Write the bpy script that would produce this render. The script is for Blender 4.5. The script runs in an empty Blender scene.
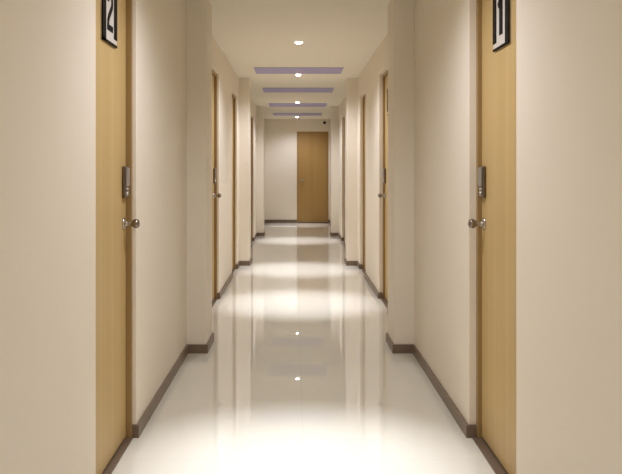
import bpy, bmesh, math
from mathutils import Vector, Matrix

SC = bpy.context.scene
COL = SC.collection
PI = math.pi

# ------------------------------------------------------------------ helpers
def lin(c):
    return tuple(((v / 255) / 12.92 if v / 255 <= 0.04045 else ((v / 255 + 0.055) / 1.055) ** 2.4) for v in c)

def new_mat(name, base, rough=0.5, metal=0.0, ior=1.45, spec=0.5):
    m = bpy.data.materials.new(name)
    m.use_nodes = True
    b = m.node_tree.nodes['Principled BSDF']
    b.inputs['Base Color'].default_value = (*base, 1)
    b.inputs['Roughness'].default_value = rough
    b.inputs['Metallic'].default_value = metal
    b.inputs['IOR'].default_value = ior
    b.inputs['Specular IOR Level'].default_value = spec
    return m

def add_noise(m, base, scale=(1, 1, 1), nscale=6, detail=4, amount=0.06, bump=0.0, bump_scale=200):
    """mottle the base colour with a little noise and add a fine bump"""
    nt = m.node_tree; N = nt.nodes; L = nt.links
    b = N['Principled BSDF']
    tc = N.new('ShaderNodeTexCoord'); mp = N.new('ShaderNodeMapping')
    mp.inputs['Scale'].default_value = scale
    L.new(tc.outputs['Object'], mp.inputs['Vector'])
    nz = N.new('ShaderNodeTexNoise'); nz.inputs['Scale'].default_value = nscale; nz.inputs['Detail'].default_value = detail
    L.new(mp.outputs['Vector'], nz.inputs['Vector'])
    mx = N.new('ShaderNodeMix'); mx.data_type = 'RGBA'
    mx.inputs[6].default_value = (*[v * (1 - amount) for v in base], 1)
    mx.inputs[7].default_value = (*[min(1, v * (1 + amount)) for v in base], 1)
    L.new(nz.outputs['Fac'], mx.inputs[0])
    L.new(mx.outputs[2], b.inputs['Base Color'])
    if bump:
        n2 = N.new('ShaderNodeTexNoise'); n2.inputs['Scale'].default_value = bump_scale
        L.new(tc.outputs['Object'], n2.inputs['Vector'])
        bp = N.new('ShaderNodeBump'); bp.inputs['Strength'].default_value = bump; bp.inputs['Distance'].default_value = 0.002
        L.new(n2.outputs['Fac'], bp.inputs['Height']); L.new(bp.outputs['Normal'], b.inputs['Normal'])
    return m

def mesh_obj(name, bm, mat, parent=None, bevel=0.0, seg=2, smooth=False):
    bmesh.ops.recalc_face_normals(bm, faces=bm.faces[:])
    me = bpy.data.meshes.new(name)
    bm.to_mesh(me); bm.free()
    me.materials.append(mat)
    o = bpy.data.objects.new(name, me); COL.objects.link(o)
    if parent: o.parent = parent
    if smooth:
        for p in me.polygons: p.use_smooth = True
    if bevel:
        md = o.modifiers.new('edge', 'BEVEL'); md.width = bevel; md.segments = seg; md.limit_method = 'ANGLE'
        md.angle_limit = math.radians(40); md.harden_normals = False
    return o

def box(bm, x0, x1, y0, y1, z0, z1):
    v = [bm.verts.new(p) for p in ((x0, y0, z0), (x1, y0, z0), (x1, y1, z0), (x0, y1, z0),
                                   (x0, y0, z1), (x1, y0, z1), (x1, y1, z1), (x0, y1, z1))]
    for f in ((3, 2, 1, 0), (4, 5, 6, 7), (0, 1, 5, 4), (1, 2, 6, 5), (2, 3, 7, 6), (3, 0, 4, 7)):
        bm.faces.new([v[i] for i in f])

def prism(bm, pts, z0, z1):
    a = [bm.verts.new((x, y, z0)) for x, y in pts]
    b = [bm.verts.new((x, y, z1)) for x, y in pts]
    n = len(pts)
    bm.faces.new(a[::-1]); bm.faces.new(b)
    for i in range(n):
        bm.faces.new((a[i], a[(i + 1) % n], b[(i + 1) % n], b[i]))

def lathe(bm, prof, mtx, n=28):
    """prof: (radius, height) pairs, spun about local Z, then placed by mtx"""
    rings = []
    for r, h in prof:
        if r < 1e-6:
            rings.append([bm.verts.new(mtx @ Vector((0, 0, h)))])
        else:
            rings.append([bm.verts.new(mtx @ Vector((r * math.cos(2 * PI * k / n), r * math.sin(2 * PI * k / n), h))) for k in range(n)])
    for a, b in zip(rings, rings[1:]):
        for k in range(n):
            k2 = (k + 1) % n
            if len(a) == 1 and len(b) == 1: continue
            if len(a) == 1: bm.faces.new((a[0], b[k], b[k2]))
            elif len(b) == 1: bm.faces.new((a[k], a[k2], b[0]))
            else: bm.faces.new((a[k], a[k2], b[k2], b[k]))

def stroke(bm, pts, w, y0, y1):
    """flat stroke of width w along (x,z) points, extruded from y0 to y1"""
    n = len(pts); Lf = []; Rt = []
    for i, p in enumerate(pts):
        p = Vector(p)
        d0 = (p - Vector(pts[i - 1])).normalized() if i else None
        d1 = (Vector(pts[i + 1]) - p).normalized() if i < n - 1 else None
        d = (d0 or d1) if (d0 is None or d1 is None) else (d0 + d1).normalized()
        nn = Vector((-d.y, d.x))
        k = 1.0
        if d0 is not None and d1 is not None:
            k = min(1.8, 1 / max(0.3, nn.dot(Vector((-d0.y, d0.x)))))
        Lf.append(p + nn * w / 2 * k); Rt.append(p - nn * w / 2 * k)
    F = [[bm.verts.new((q.x, y, q.y)) for q in S] for S in (Lf, Rt) for y in (y0, y1)]
    l0, l1, r0, r1 = F
    for i in range(n - 1):
        bm.faces.new((l0[i], l0[i + 1], r0[i + 1], r0[i])); bm.faces.new((l1[i], r1[i], r1[i + 1], l1[i + 1]))
        bm.faces.new((l0[i], l1[i], l1[i + 1], l0[i + 1])); bm.faces.new((r0[i], r0[i + 1], r1[i + 1], r1[i]))
    for i in (0, n - 1): bm.faces.new((l0[i], r0[i], r1[i], l1[i]))

def empty(name, loc=(0, 0, 0), rz=0):
    o = bpy.data.objects.new(name, None); COL.objects.link(o)
    o.empty_display_size = 0.1
    o.location = loc; o.rotation_euler = (0, 0, rz)
    return o

def tag(o, label=None, cat=None, group=None, kind=None):
    if label: o['label'] = label
    if cat: o['category'] = cat
    if group: o['group'] = group
    if kind: o['kind'] = kind
    return o

# ---------------------------------------------------------------- materials
WALLC = (0.845, 0.755, 0.61)
M_wall = add_noise(new_mat('wall_paint', WALLC, 0.55, spec=0.3), WALLC, nscale=1.5, amount=0.012, bump=0.06, bump_scale=260)
CEILC = (0.89, 0.82, 0.68)
M_ceil = add_noise(new_mat('ceiling_paint', CEILC, 0.75, spec=0.2), CEILC, nscale=1.2, amount=0.012)
BBC = (0.185, 0.13, 0.085)
M_bb = add_noise(new_mat('brown_skirting', BBC, 0.38), BBC, scale=(4, 4, 30), nscale=5, amount=0.12)
THC = (0.15, 0.105, 0.07)
M_thr = add_noise(new_mat('brown_threshold', THC, 0.35), THC, nscale=20, amount=0.1)

def wood(name, a, b, rough):
    m = new_mat(name, a, rough)
    nt = m.node_tree; N = nt.nodes; L = nt.links
    bs = N['Principled BSDF']
    tc = N.new('ShaderNodeTexCoord')
    def band(sx, sz, sc, det):
        mp = N.new('ShaderNodeMapping'); mp.inputs['Scale'].default_value = (sx, 0.3, sz)
        L.new(tc.outputs['Object'], mp.inputs['Vector'])
        nz = N.new('ShaderNodeTexNoise'); nz.inputs['Scale'].default_value = sc; nz.inputs['Detail'].default_value = det
        nz.inputs['Roughness'].default_value = 0.6
        L.new(mp.outputs['Vector'], nz.inputs['Vector'])
        return nz
    wide = band(14, 0.12, 1.6, 3); fine = band(120, 0.7, 1.5, 5)
    add = N.new('ShaderNodeMath'); add.operation = 'MULTIPLY_ADD'
    L.new(wide.outputs['Fac'], add.inputs[0]); add.inputs[1].default_value = 0.6
    sc = N.new('ShaderNodeMath'); sc.operation = 'MULTIPLY'; sc.inputs[1].default_value = 0.4
    L.new(fine.outputs['Fac'], sc.inputs[0]); L.new(sc.outputs[0], add.inputs[2])
    rp = N.new('ShaderNodeValToRGB')
    rp.color_ramp.elements[0].position = 0.32; rp.color_ramp.elements[0].color = (*b, 1)
    rp.color_ramp.elements[1].position = 0.66; rp.color_ramp.elements[1].color = (*a, 1)
    L.new(add.outputs[0], rp.inputs[0]); L.new(rp.outputs['Color'], bs.inputs['Base Color'])
    return m
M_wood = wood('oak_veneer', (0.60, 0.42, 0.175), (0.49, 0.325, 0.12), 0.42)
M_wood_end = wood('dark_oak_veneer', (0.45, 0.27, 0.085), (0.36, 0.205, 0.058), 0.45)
M_frame = wood('oak_frame', (0.37, 0.235, 0.09), (0.29, 0.175, 0.06), 0.45)

# polished porcelain floor with faint joints
FLOORC = (0.74, 0.70, 0.575)
M_floor = new_mat('polished_porcelain', FLOORC, 0.015, ior=1.72)
nt = M_floor.node_tree; N = nt.nodes; L = nt.links
bs = N['Principled BSDF']
tc = N.new('ShaderNodeTexCoord'); mp = N.new('ShaderNodeMapping')
mp.inputs['Location'].default_value = (-0.03, -0.67, 0)
L.new(tc.outputs['Object'], mp.inputs['Vector'])
br = N.new('ShaderNodeTexBrick')
br.offset = 0.0; br.squash = 1.0
br.inputs['Scale'].default_value = 1.0
br.inputs['Brick Width'].default_value = 0.8; br.inputs['Row Height'].default_value = 0.8
br.inputs['Mortar Size'].default_value = 0.0012; br.inputs['Mortar Smooth'].default_value = 0.1
br.inputs['Color1'].default_value = (*FLOORC, 1); br.inputs['Color2'].default_value = (*[c * 0.985 for c in FLOORC], 1)
br.inputs['Mortar'].default_value = (*[c * 0.86 for c in FLOORC], 1)
L.new(mp.outputs['Vector'], br.inputs['Vector'])
nz = N.new('ShaderNodeTexNoise'); nz.inputs['Scale'].default_value = 3; nz.inputs['Detail'].default_value = 5
L.new(tc.outputs['Object'], nz.inputs['Vector'])
mr = N.new('ShaderNodeMapRange'); mr.inputs['To Min'].default_value = 0.97; mr.inputs['To Max'].default_value = 1.03
L.new(nz.outputs['Fac'], mr.inputs['Value'])
mx = N.new('ShaderNodeMix'); mx.data_type = 'RGBA'; mx.blend_type = 'MULTIPLY'; mx.inputs[0].default_value = 1
L.new(br.outputs['Color'], mx.inputs[6]); L.new(mr.outputs['Result'], mx.inputs[7])
L.new(mx.outputs[2], bs.inputs['Base Color'])

M_steel = add_noise(new_mat('satin_steel', (0.46, 0.42, 0.37), 0.28, 1.0), (0.46, 0.42, 0.37), nscale=40, amount=0.05)
M_dsteel = add_noise(new_mat('dark_bronze', (0.16, 0.125, 0.095), 0.3, 0.9), (0.16, 0.125, 0.095), nscale=40, amount=0.08)
M_knob = add_noise(new_mat('aged_steel', (0.27, 0.225, 0.18), 0.28, 1.0), (0.27, 0.225, 0.18), nscale=40, amount=0.08)
M_grey = add_noise(new_mat('lock_grey', (0.30, 0.275, 0.25), 0.4, 0.4), (0.30, 0.275, 0.25), nscale=30, amount=0.05)
M_black = add_noise(new_mat('black_acrylic', (0.008, 0.007, 0.007), 0.6, spec=0.12), (0.008, 0.007, 0.007), nscale=30, amount=0.1)
M_plate = add_noise(new_mat('pale_acrylic', (0.66, 0.60, 0.52), 0.4), (0.66, 0.60, 0.52), nscale=10, amount=0.03)
M_lav = add_noise(new_mat('lavender_panel', (0.42, 0.37, 0.60), 0.5), (0.42, 0.37, 0.60), nscale=3, amount=0.03)
M_white = add_noise(new_mat('white_trim', (0.78, 0.75, 0.70), 0.4), (0.78, 0.75, 0.70), nscale=10, amount=0.02)
M_lens = new_mat('lit_lens', (1, 0.95, 0.85), 0.4)
M_lens.node_tree.nodes['Principled BSDF'].inputs['Emission Color'].default_value = (1, 0.93, 0.8, 1)
M_lens.node_tree.nodes['Principled BSDF'].inputs['Emission Strength'].default_value = 30

# ------------------------------------------------------------ layout (metres)
CEIL = 2.375
Y0, Y1 = -3.2, 16.86                    # corridor from behind the camera to the end wall
WL, WR = 0.7225, 0.782                 # wall faces, left is negative x
PL, PR = 0.594, 0.649                  # pier faces
THK = 0.14
DT = 2.105                             # head of the door openings
PIERS = [(4.86, 5.20), (9.31, 9.65), (13.48, 13.82)]
OPEN_L = [(2.655, 3.33), (6.19, 6.89), (8.28, 8.98), (11.83, 12.53)]
OPEN_R = [(2.613, 3.33), (6.20, 6.92), (8.27, 8.98), (11.82, 12.53)]
BBH, BBT = 0.058, 0.013

def side(sgn, W, P, opens, nm):
    """plan outlines of the solid stretches of a side wall, between door openings"""
    bm = bmesh.new(); bb = bmesh.new()
    edges = [Y0] + [e for o in opens for e in o] + [Y1]
    for k in range(0, len(edges), 2):
        a, b = edges[k], edges[k + 1]
        face = []
        for p0, p1 in PIERS:
            if a < p0 and p1 < b:
                face += [(sgn * W, p0), (sgn * P, p0), (sgn * P, p1), (sgn * W, p1)]
        line = [(sgn * W, a)] + face + [(sgn * W, b)]
        prism(bm, line + [(sgn * (W + THK), b), (sgn * (W + THK), a)], 0, CEIL)
        # skirting follows the same line, returning into the door reveals
        path = line[:]
        ret = 0.018 if sgn < 0 else 0.03
        if k > 0: path = [(sgn * (W + ret), a)] + path
        if k + 2 < len(edges): path = path + [(sgn * (W + ret), b)]
        off = []
        for i, p in enumerate(path):
            ns = []
            for q, r in ((path[i - 1] if i else None, p), (p, path[i + 1] if i + 1 < len(path) else None)):
                if q is None or r is None: continue
                d = (Vector(r) - Vector(q)).normalized()
                ns.append(Vector((-d.y, d.x)) * (1 if sgn > 0 else -1))
            v = Vector(p)
            if len(ns) == 1: v = v + ns[0] * BBT
            else:
                v = v + (ns[0] + ns[1]) * BBT if abs(ns[0].dot(ns[1])) < 0.5 else v + ns[0] * BBT
            off.append((v.x, v.y))
        for i in range(len(path) - 1):
            prism(bb, [path[i], path[i + 1], off[i + 1], off[i]], 0.0, BBH)
    for a, b in opens:                                   # wall over each door
        box(bm, min(sgn * W, sgn * (W + THK)), max(sgn * W, sgn * (W + THK)), a, b, DT, CEIL)
    bmesh.ops.remove_doubles(bb, verts=bb.verts[:], dist=1e-5)
    tag(mesh_obj('wall_' + nm, bm, M_wall, bevel=0.004, seg=2), kind='structure')
    tag(mesh_obj('baseboard_' + nm, bb, M_bb), kind='structure')

side(-1, WL, PL, OPEN_L, 'left')
side(1, WR, PR, OPEN_R, 'right')

bm = bmesh.new(); box(bm, -WL - THK, WR + THK, Y0 - THK, Y1 + THK, -0.1, 0); tag(mesh_obj('floor', bm, M_floor), kind='structure')
bm = bmesh.new(); box(bm, -WL - THK, WR + THK, Y0 - THK, Y1 + THK, CEIL, CEIL + 0.1); tag(mesh_obj('ceiling', bm, M_ceil), kind='structure')
EDX0, EDX1, EDT = 0.02, 0.743, 2.09
bm = bmesh.new()
box(bm, -WL - THK, EDX0, Y1, Y1 + THK, 0, CEIL); box(bm, EDX1, WR + THK, Y1, Y1 + THK, 0, CEIL); box(bm, EDX0, EDX1, Y1, Y1 + THK, EDT, CEIL)
tag(mesh_obj('wall_end', bm, M_wall), kind='structure')
bm = bmesh.new(); box(bm, -WL - THK, WR + THK, Y0 - THK, Y0, 0, CEIL); tag(mesh_obj('wall_back', bm, M_wall), kind='structure')
bm = bmesh.new(); box(bm, -WL + BBT, EDX0, Y1 - BBT, Y1, 0, 0.068); box(bm, EDX1, WR - BBT, Y1 - BBT, Y1, 0, 0.068)
tag(mesh_obj('baseboard_end', bm, M_bb), kind='structure')

# --------------------------------------------------------------------- doors
def rot_y():            # lathe axis along local -Y (out of the door face)
    return Matrix.Rotation(PI / 2, 4, 'X')

def number_sign(parent, yf, cz, glyph, long_side):
    """framed square number plate; long_side: which upright frame bar runs full height"""
    S = 0.114; H0, H1 = cz - 0.118, cz + 0.118
    bm = bmesh.new(); box(bm, -S, S, yf - 0.007, yf, H0 + 0.004, H1)
    s = mesh_obj('number_sign', bm, M_plate, parent, bevel=0.001)
    s['label'] = 'square pale number plate with black border'
    fb = bmesh.new(); y0, y1 = yf - 0.009, yf - 0.004
    lo_l, lo_r = (H0, H0 + 0.03) if long_side < 0 else (H0 + 0.03, H0)
    wl, wr = (0.050, 0.050)
    box(fb, -S - 0.002, -S + wl, y0, y1, lo_l, H1 - 0.012)
    box(fb, S - wr, S + 0.002, y0, y1, lo_r, H1 - 0.012)
    box(fb, -S - 0.002, S + 0.002, y0, y1, H1 - 0.014, H1 + 0.002)
    box(fb, -S - 0.002, S + 0.002, y0, y1, H0, H0 + 0.009)
    f = mesh_obj('sign_border', fb, M_black, s)
    if glyph:
        gb = bmesh.new(); g0 = H0 + 0.052
        if glyph == '1':
            stroke(gb, [(0.004, g0), (0.004, g0 + 0.155)], 0.046, y0, y1)
            stroke(gb, [(-0.036, g0 + 0.122), (0.0, g0 + 0.148)], 0.024, y0, y1)
        else:
            arc = [(0.002 + 0.032 * math.cos(t), g0 + 0.118 + 0.032 * math.sin(t)) for t in [math.radians(a) for a in range(185, -41, -15)]]
            stroke(gb, arc + [(-0.012, g0 + 0.062), (-0.030, g0 + 0.038), (-0.034, g0 + 0.011), (0.045, g0 + 0.011)], 0.024, y0, y1)
        d = mesh_obj('digit', gb, M_black, s)
    return s

def door(n, loc, rz, W, top, rev, leaf_y, hs, glyph=None, sign=False, label='', hw=True, wm=None, fm=None):
    """local frame: opening centred on x, wall face at y=0, door faces -y; hs = handle side"""
    d = empty('door_%d' % n, loc, rz)
    tag(d, label, 'door', kind='structure')
    FW = 0.026; back = leaf_y + 0.05
    bm = bmesh.new()
    box(bm, -W / 2, -W / 2 + FW, rev, back, 0.006, top); box(bm, W / 2 - FW, W / 2, rev, back, 0.006, top)
    box(bm, -W / 2 + FW, W / 2 - FW, rev, back, top - FW, top)
    mesh_obj('door_frame', bm, fm or M_frame, d, bevel=0.0015)['label'] = 'darker brown door frame'
    e = W / 2 - FW - 0.003
    bm = bmesh.new(); box(bm, -e, e, leaf_y, leaf_y + 0.042, 0.014, top - FW - 0.003)
    mesh_obj('door_leaf', bm, wm or M_wood, d, bevel=0.0015)
    bm = bmesh.new(); box(bm, -W / 2, W / 2, 0.012, back, 0.0, 0.006)
    mesh_obj('threshold', bm, M_thr, d, bevel=0.001)
    if not hw: return d
    hx = hs * (e - 0.042)
    # round knob on a rose
    T = Matrix.Translation((hx, leaf_y, 0.972)) @ rot_y()
    bm = bmesh.new()
    lathe(bm, [(0, 0), (0.027, 0), (0.027, 0.004), (0.023, 0.008), (0.013, 0.011), (0.011, 0.014), (0.0105, 0.036), (0.013, 0.040)], T)
    rose = mesh_obj('knob_rose', bm, M_steel, d, smooth=True)
    bm = bmesh.new()
    lathe(bm, [(0.011, 0.037), (0.016, 0.041), (0.0195, 0.047), (0.021, 0.054), (0.020, 0.061), (0.016, 0.067), (0.010, 0.070), (0, 0.071)], T)
    kn = mesh_obj('door_knob', bm, M_knob, rose, smooth=True); kn['label'] = 'dark round door knob'
    # electronic lock above it
    z0, z1 = 1.086, 1.226
    bm = bmesh.new(); box(bm, hx - 0.034, hx + 0.034, leaf_y - 0.016, leaf_y, z0, z1)
    lk = mesh_obj('electronic_lock', bm, M_dsteel, d, bevel=0.005, seg=3); lk['label'] = 'upright metal lock box'
    bm = bmesh.new(); box(bm, hx - 0.027, hx + 0.027, leaf_y - 0.023, leaf_y - 0.014, z0 + 0.052, z1 - 0.005)
    mesh_obj('lock_cover', bm, M_grey, lk, bevel=0.003)
    bm = bmesh.new()
    for zz in (z0 + 0.018, z0 + 0.036):
        lathe(bm, [(0.0105, 0), (0.0105, 0.006), (0.007, 0.008), (0, 0.008)], Matrix.Translation((hx, leaf_y - 0.015, zz)) @ rot_y(), 16)
    mesh_obj('lock_button', bm, M_steel, lk, smooth=True)
    if sign: number_sign(d, leaf_y, 1.842 if hs > 0 else 1.823, glyph, -hs)
    return d

LL = ['oak-veneered door numbered 2 in the foreground on the left wall',
      'left-wall oak door just beyond the first pier on that side, mostly hidden',
      'left-wall oak door just in front of the second pier on that side',
      'left-wall oak door just in front of the third and farthest left pier']
RR = ['oak-veneered door numbered 1 in the foreground on the right wall',
      'right-wall oak door with a dark sign just beyond the first pier on that side',
      'right-wall oak door just in front of the second pier on that side',
      'right-wall oak door just in front of the third and farthest right pier']
k = 1
for i, (a, b) in enumerate(OPEN_L):
    door(k, (-WL, (a + b) / 2, 0), PI / 2, b - a, DT, 0.018, 0.042, 1, '2' if i == 0 else None, i < 1, LL[i], hw=i < 2); k += 1
for i, (a, b) in enumerate(OPEN_R):
    door(k, (WR, (a + b) / 2, 0), -PI / 2, b - a, DT, 0.034, 0.053, -1, '1' if i == 0 else None, i < 2, RR[i], hw=i < 2); k += 1
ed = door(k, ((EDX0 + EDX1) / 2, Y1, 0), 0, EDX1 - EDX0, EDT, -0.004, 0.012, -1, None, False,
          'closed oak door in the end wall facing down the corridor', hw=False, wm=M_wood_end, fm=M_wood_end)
T = Matrix.Translation((-0.245, 0.012, 0.965)) @ rot_y()
bm = bmesh.new(); lathe(bm, [(0, 0), (0.03, 0), (0.03, 0.005), (0.012, 0.01), (0.011, 0.035), (0.014, 0.04)], T)
rose = mesh_obj('knob_rose', bm, M_steel, ed, smooth=True)
bm = bmesh.new(); lathe(bm, [(0.012, 0.038), (0.025, 0.048), (0.027, 0.056), (0.021, 0.068), (0, 0.074)], T)
mesh_obj('door_knob', bm, M_steel, rose, smooth=True)

# ---------------------------------------------------------------- ceiling fittings
def downlight(y, label, power):
    d = empty('recessed_downlight', (0.025, y, CEIL))
    tag(d, label, 'ceiling light', 'downlights along the corridor ceiling')
    Fl = Matrix.Rotation(PI, 4, 'X')
    bm = bmesh.new(); lathe(bm, [(0.046, 0), (0.046, 0.003), (0.043, 0.006), (0.036, 0.006), (0.033, 0.003), (0.033, 0)], Fl, 32)
    mesh_obj('trim_ring', bm, M_white, d, smooth=True)
    bm = bmesh.new(); lathe(bm, [(0.030, 0), (0.029, 0.007), (0.025, 0.012), (0.016, 0.016), (0, 0.018)], Fl, 28)
    mesh_obj('lens', bm, M_lens, d, smooth=True)
    for nm, p, ang, bl in (('downlight_beam', power, BEAM, BLEND), ('downlight_spill', power * SPILL, 152, 0.85)):
        ld = bpy.data.lights.new(nm, 'SPOT')
        ld.energy = p; ld.color = LCOL if y > 2 else (0.90, 0.98, 1.24); ld.spot_size = math.radians(ang); ld.spot_blend = bl; ld.shadow_soft_size = 0.03
        lo = bpy.data.objects.new(nm, ld); COL.objects.link(lo)
        lo.parent = d; lo.location = (0, 0, -0.055)
LCOL = (0.955, 0.995, 1.17)
BEAM = 44; BLEND = 1.0
SPILL = 0.20
POW = 285
for y, lb in ((-2.2, 'small round ceiling downlight farthest behind the viewer'),
              (-0.3, 'small round ceiling downlight over the nearest bare wall, before the numbered doors'),
              (2.98, 'small round ceiling downlight between the two numbered foreground doors'),
              (6.69, 'largest and nearest of the lit round ceiling downlights in view'),
              (8.95, 'lit round ceiling downlight just below the widest lavender panel, second nearest in view'),
              (12.6, 'lit round ceiling downlight third nearest in view, touching the third lavender panel'),
              (16.1, 'lit round ceiling downlight closest to the end wall')):
    downlight(y, lb, POW * (0.65 if y > 16 else 1.0))

for y0, y1, lb in ((8.34, 8.86, 'nearest and widest lavender strip panel across the ceiling'),
                   (10.4, 11.0, 'second nearest lavender strip panel across the ceiling, with no light touching it'),
                   (12.8, 13.5, 'third lavender strip panel across the ceiling, just beyond a lit downlight'),
                   (15.0, 15.7, 'farthest and narrowest-looking lavender strip panel, nearest the end wall')):
    bm = bmesh.new(); box(bm, -0.51, 0.51, -(y1 - y0) / 2, (y1 - y0) / 2, -0.006, 0)
    o = mesh_obj('ceiling_panel', bm, M_lav, bevel=0.002)
    o.location = (0.03, (y0 + y1) / 2, CEIL)
    tag(o, lb, 'ceiling panel', 'lavender ceiling panels')

# small dark dome camera high on the end wall, right of the door head
d = empty('security_camera', (0.655, Y1, 2.295))
tag(d, 'small dark round security camera high on the end wall above the door', 'camera')
bm = bmesh.new(); lathe(bm, [(0, 0), (0.034, 0), (0.034, 0.016), (0.028, 0.022), (0, 0.022)], rot_y())
mesh_obj('mount', bm, M_dsteel, d, smooth=True)
bm = bmesh.new(); lathe(bm, [(0.029, 0.020), (0.029, 0.03), (0.024, 0.044), (0.013, 0.052), (0, 0.054)], rot_y())
mesh_obj('dome', bm, M_black, d, smooth=True)

# -------------------------------------------------------------- world and camera
w = bpy.data.worlds.new('World'); SC.world = w; w.use_nodes = True
w.node_tree.nodes['Background'].inputs[0].default_value = (0, 0, 0, 1)

F = 735.0
cd = bpy.data.cameras.new('camera'); cam = bpy.data.objects.new('camera', cd); COL.objects.link(cam)
cam.location = (0, 0, 1.21); cam.rotation_euler = (PI / 2, 0, 0)
cd.sensor_width = 36; cd.sensor_fit = 'HORIZONTAL'; cd.lens = 36 * F / 622
cd.shift_x = 15 / 622; cd.shift_y = -67 / 622
cd.clip_start = 0.02
SC.camera = cam

vs = SC.view_settings
vs.view_transform = 'Standard'; vs.look = 'None'; vs.gamma = 1; vs.use_curve_mapping = False
vs.exposure = 0.0
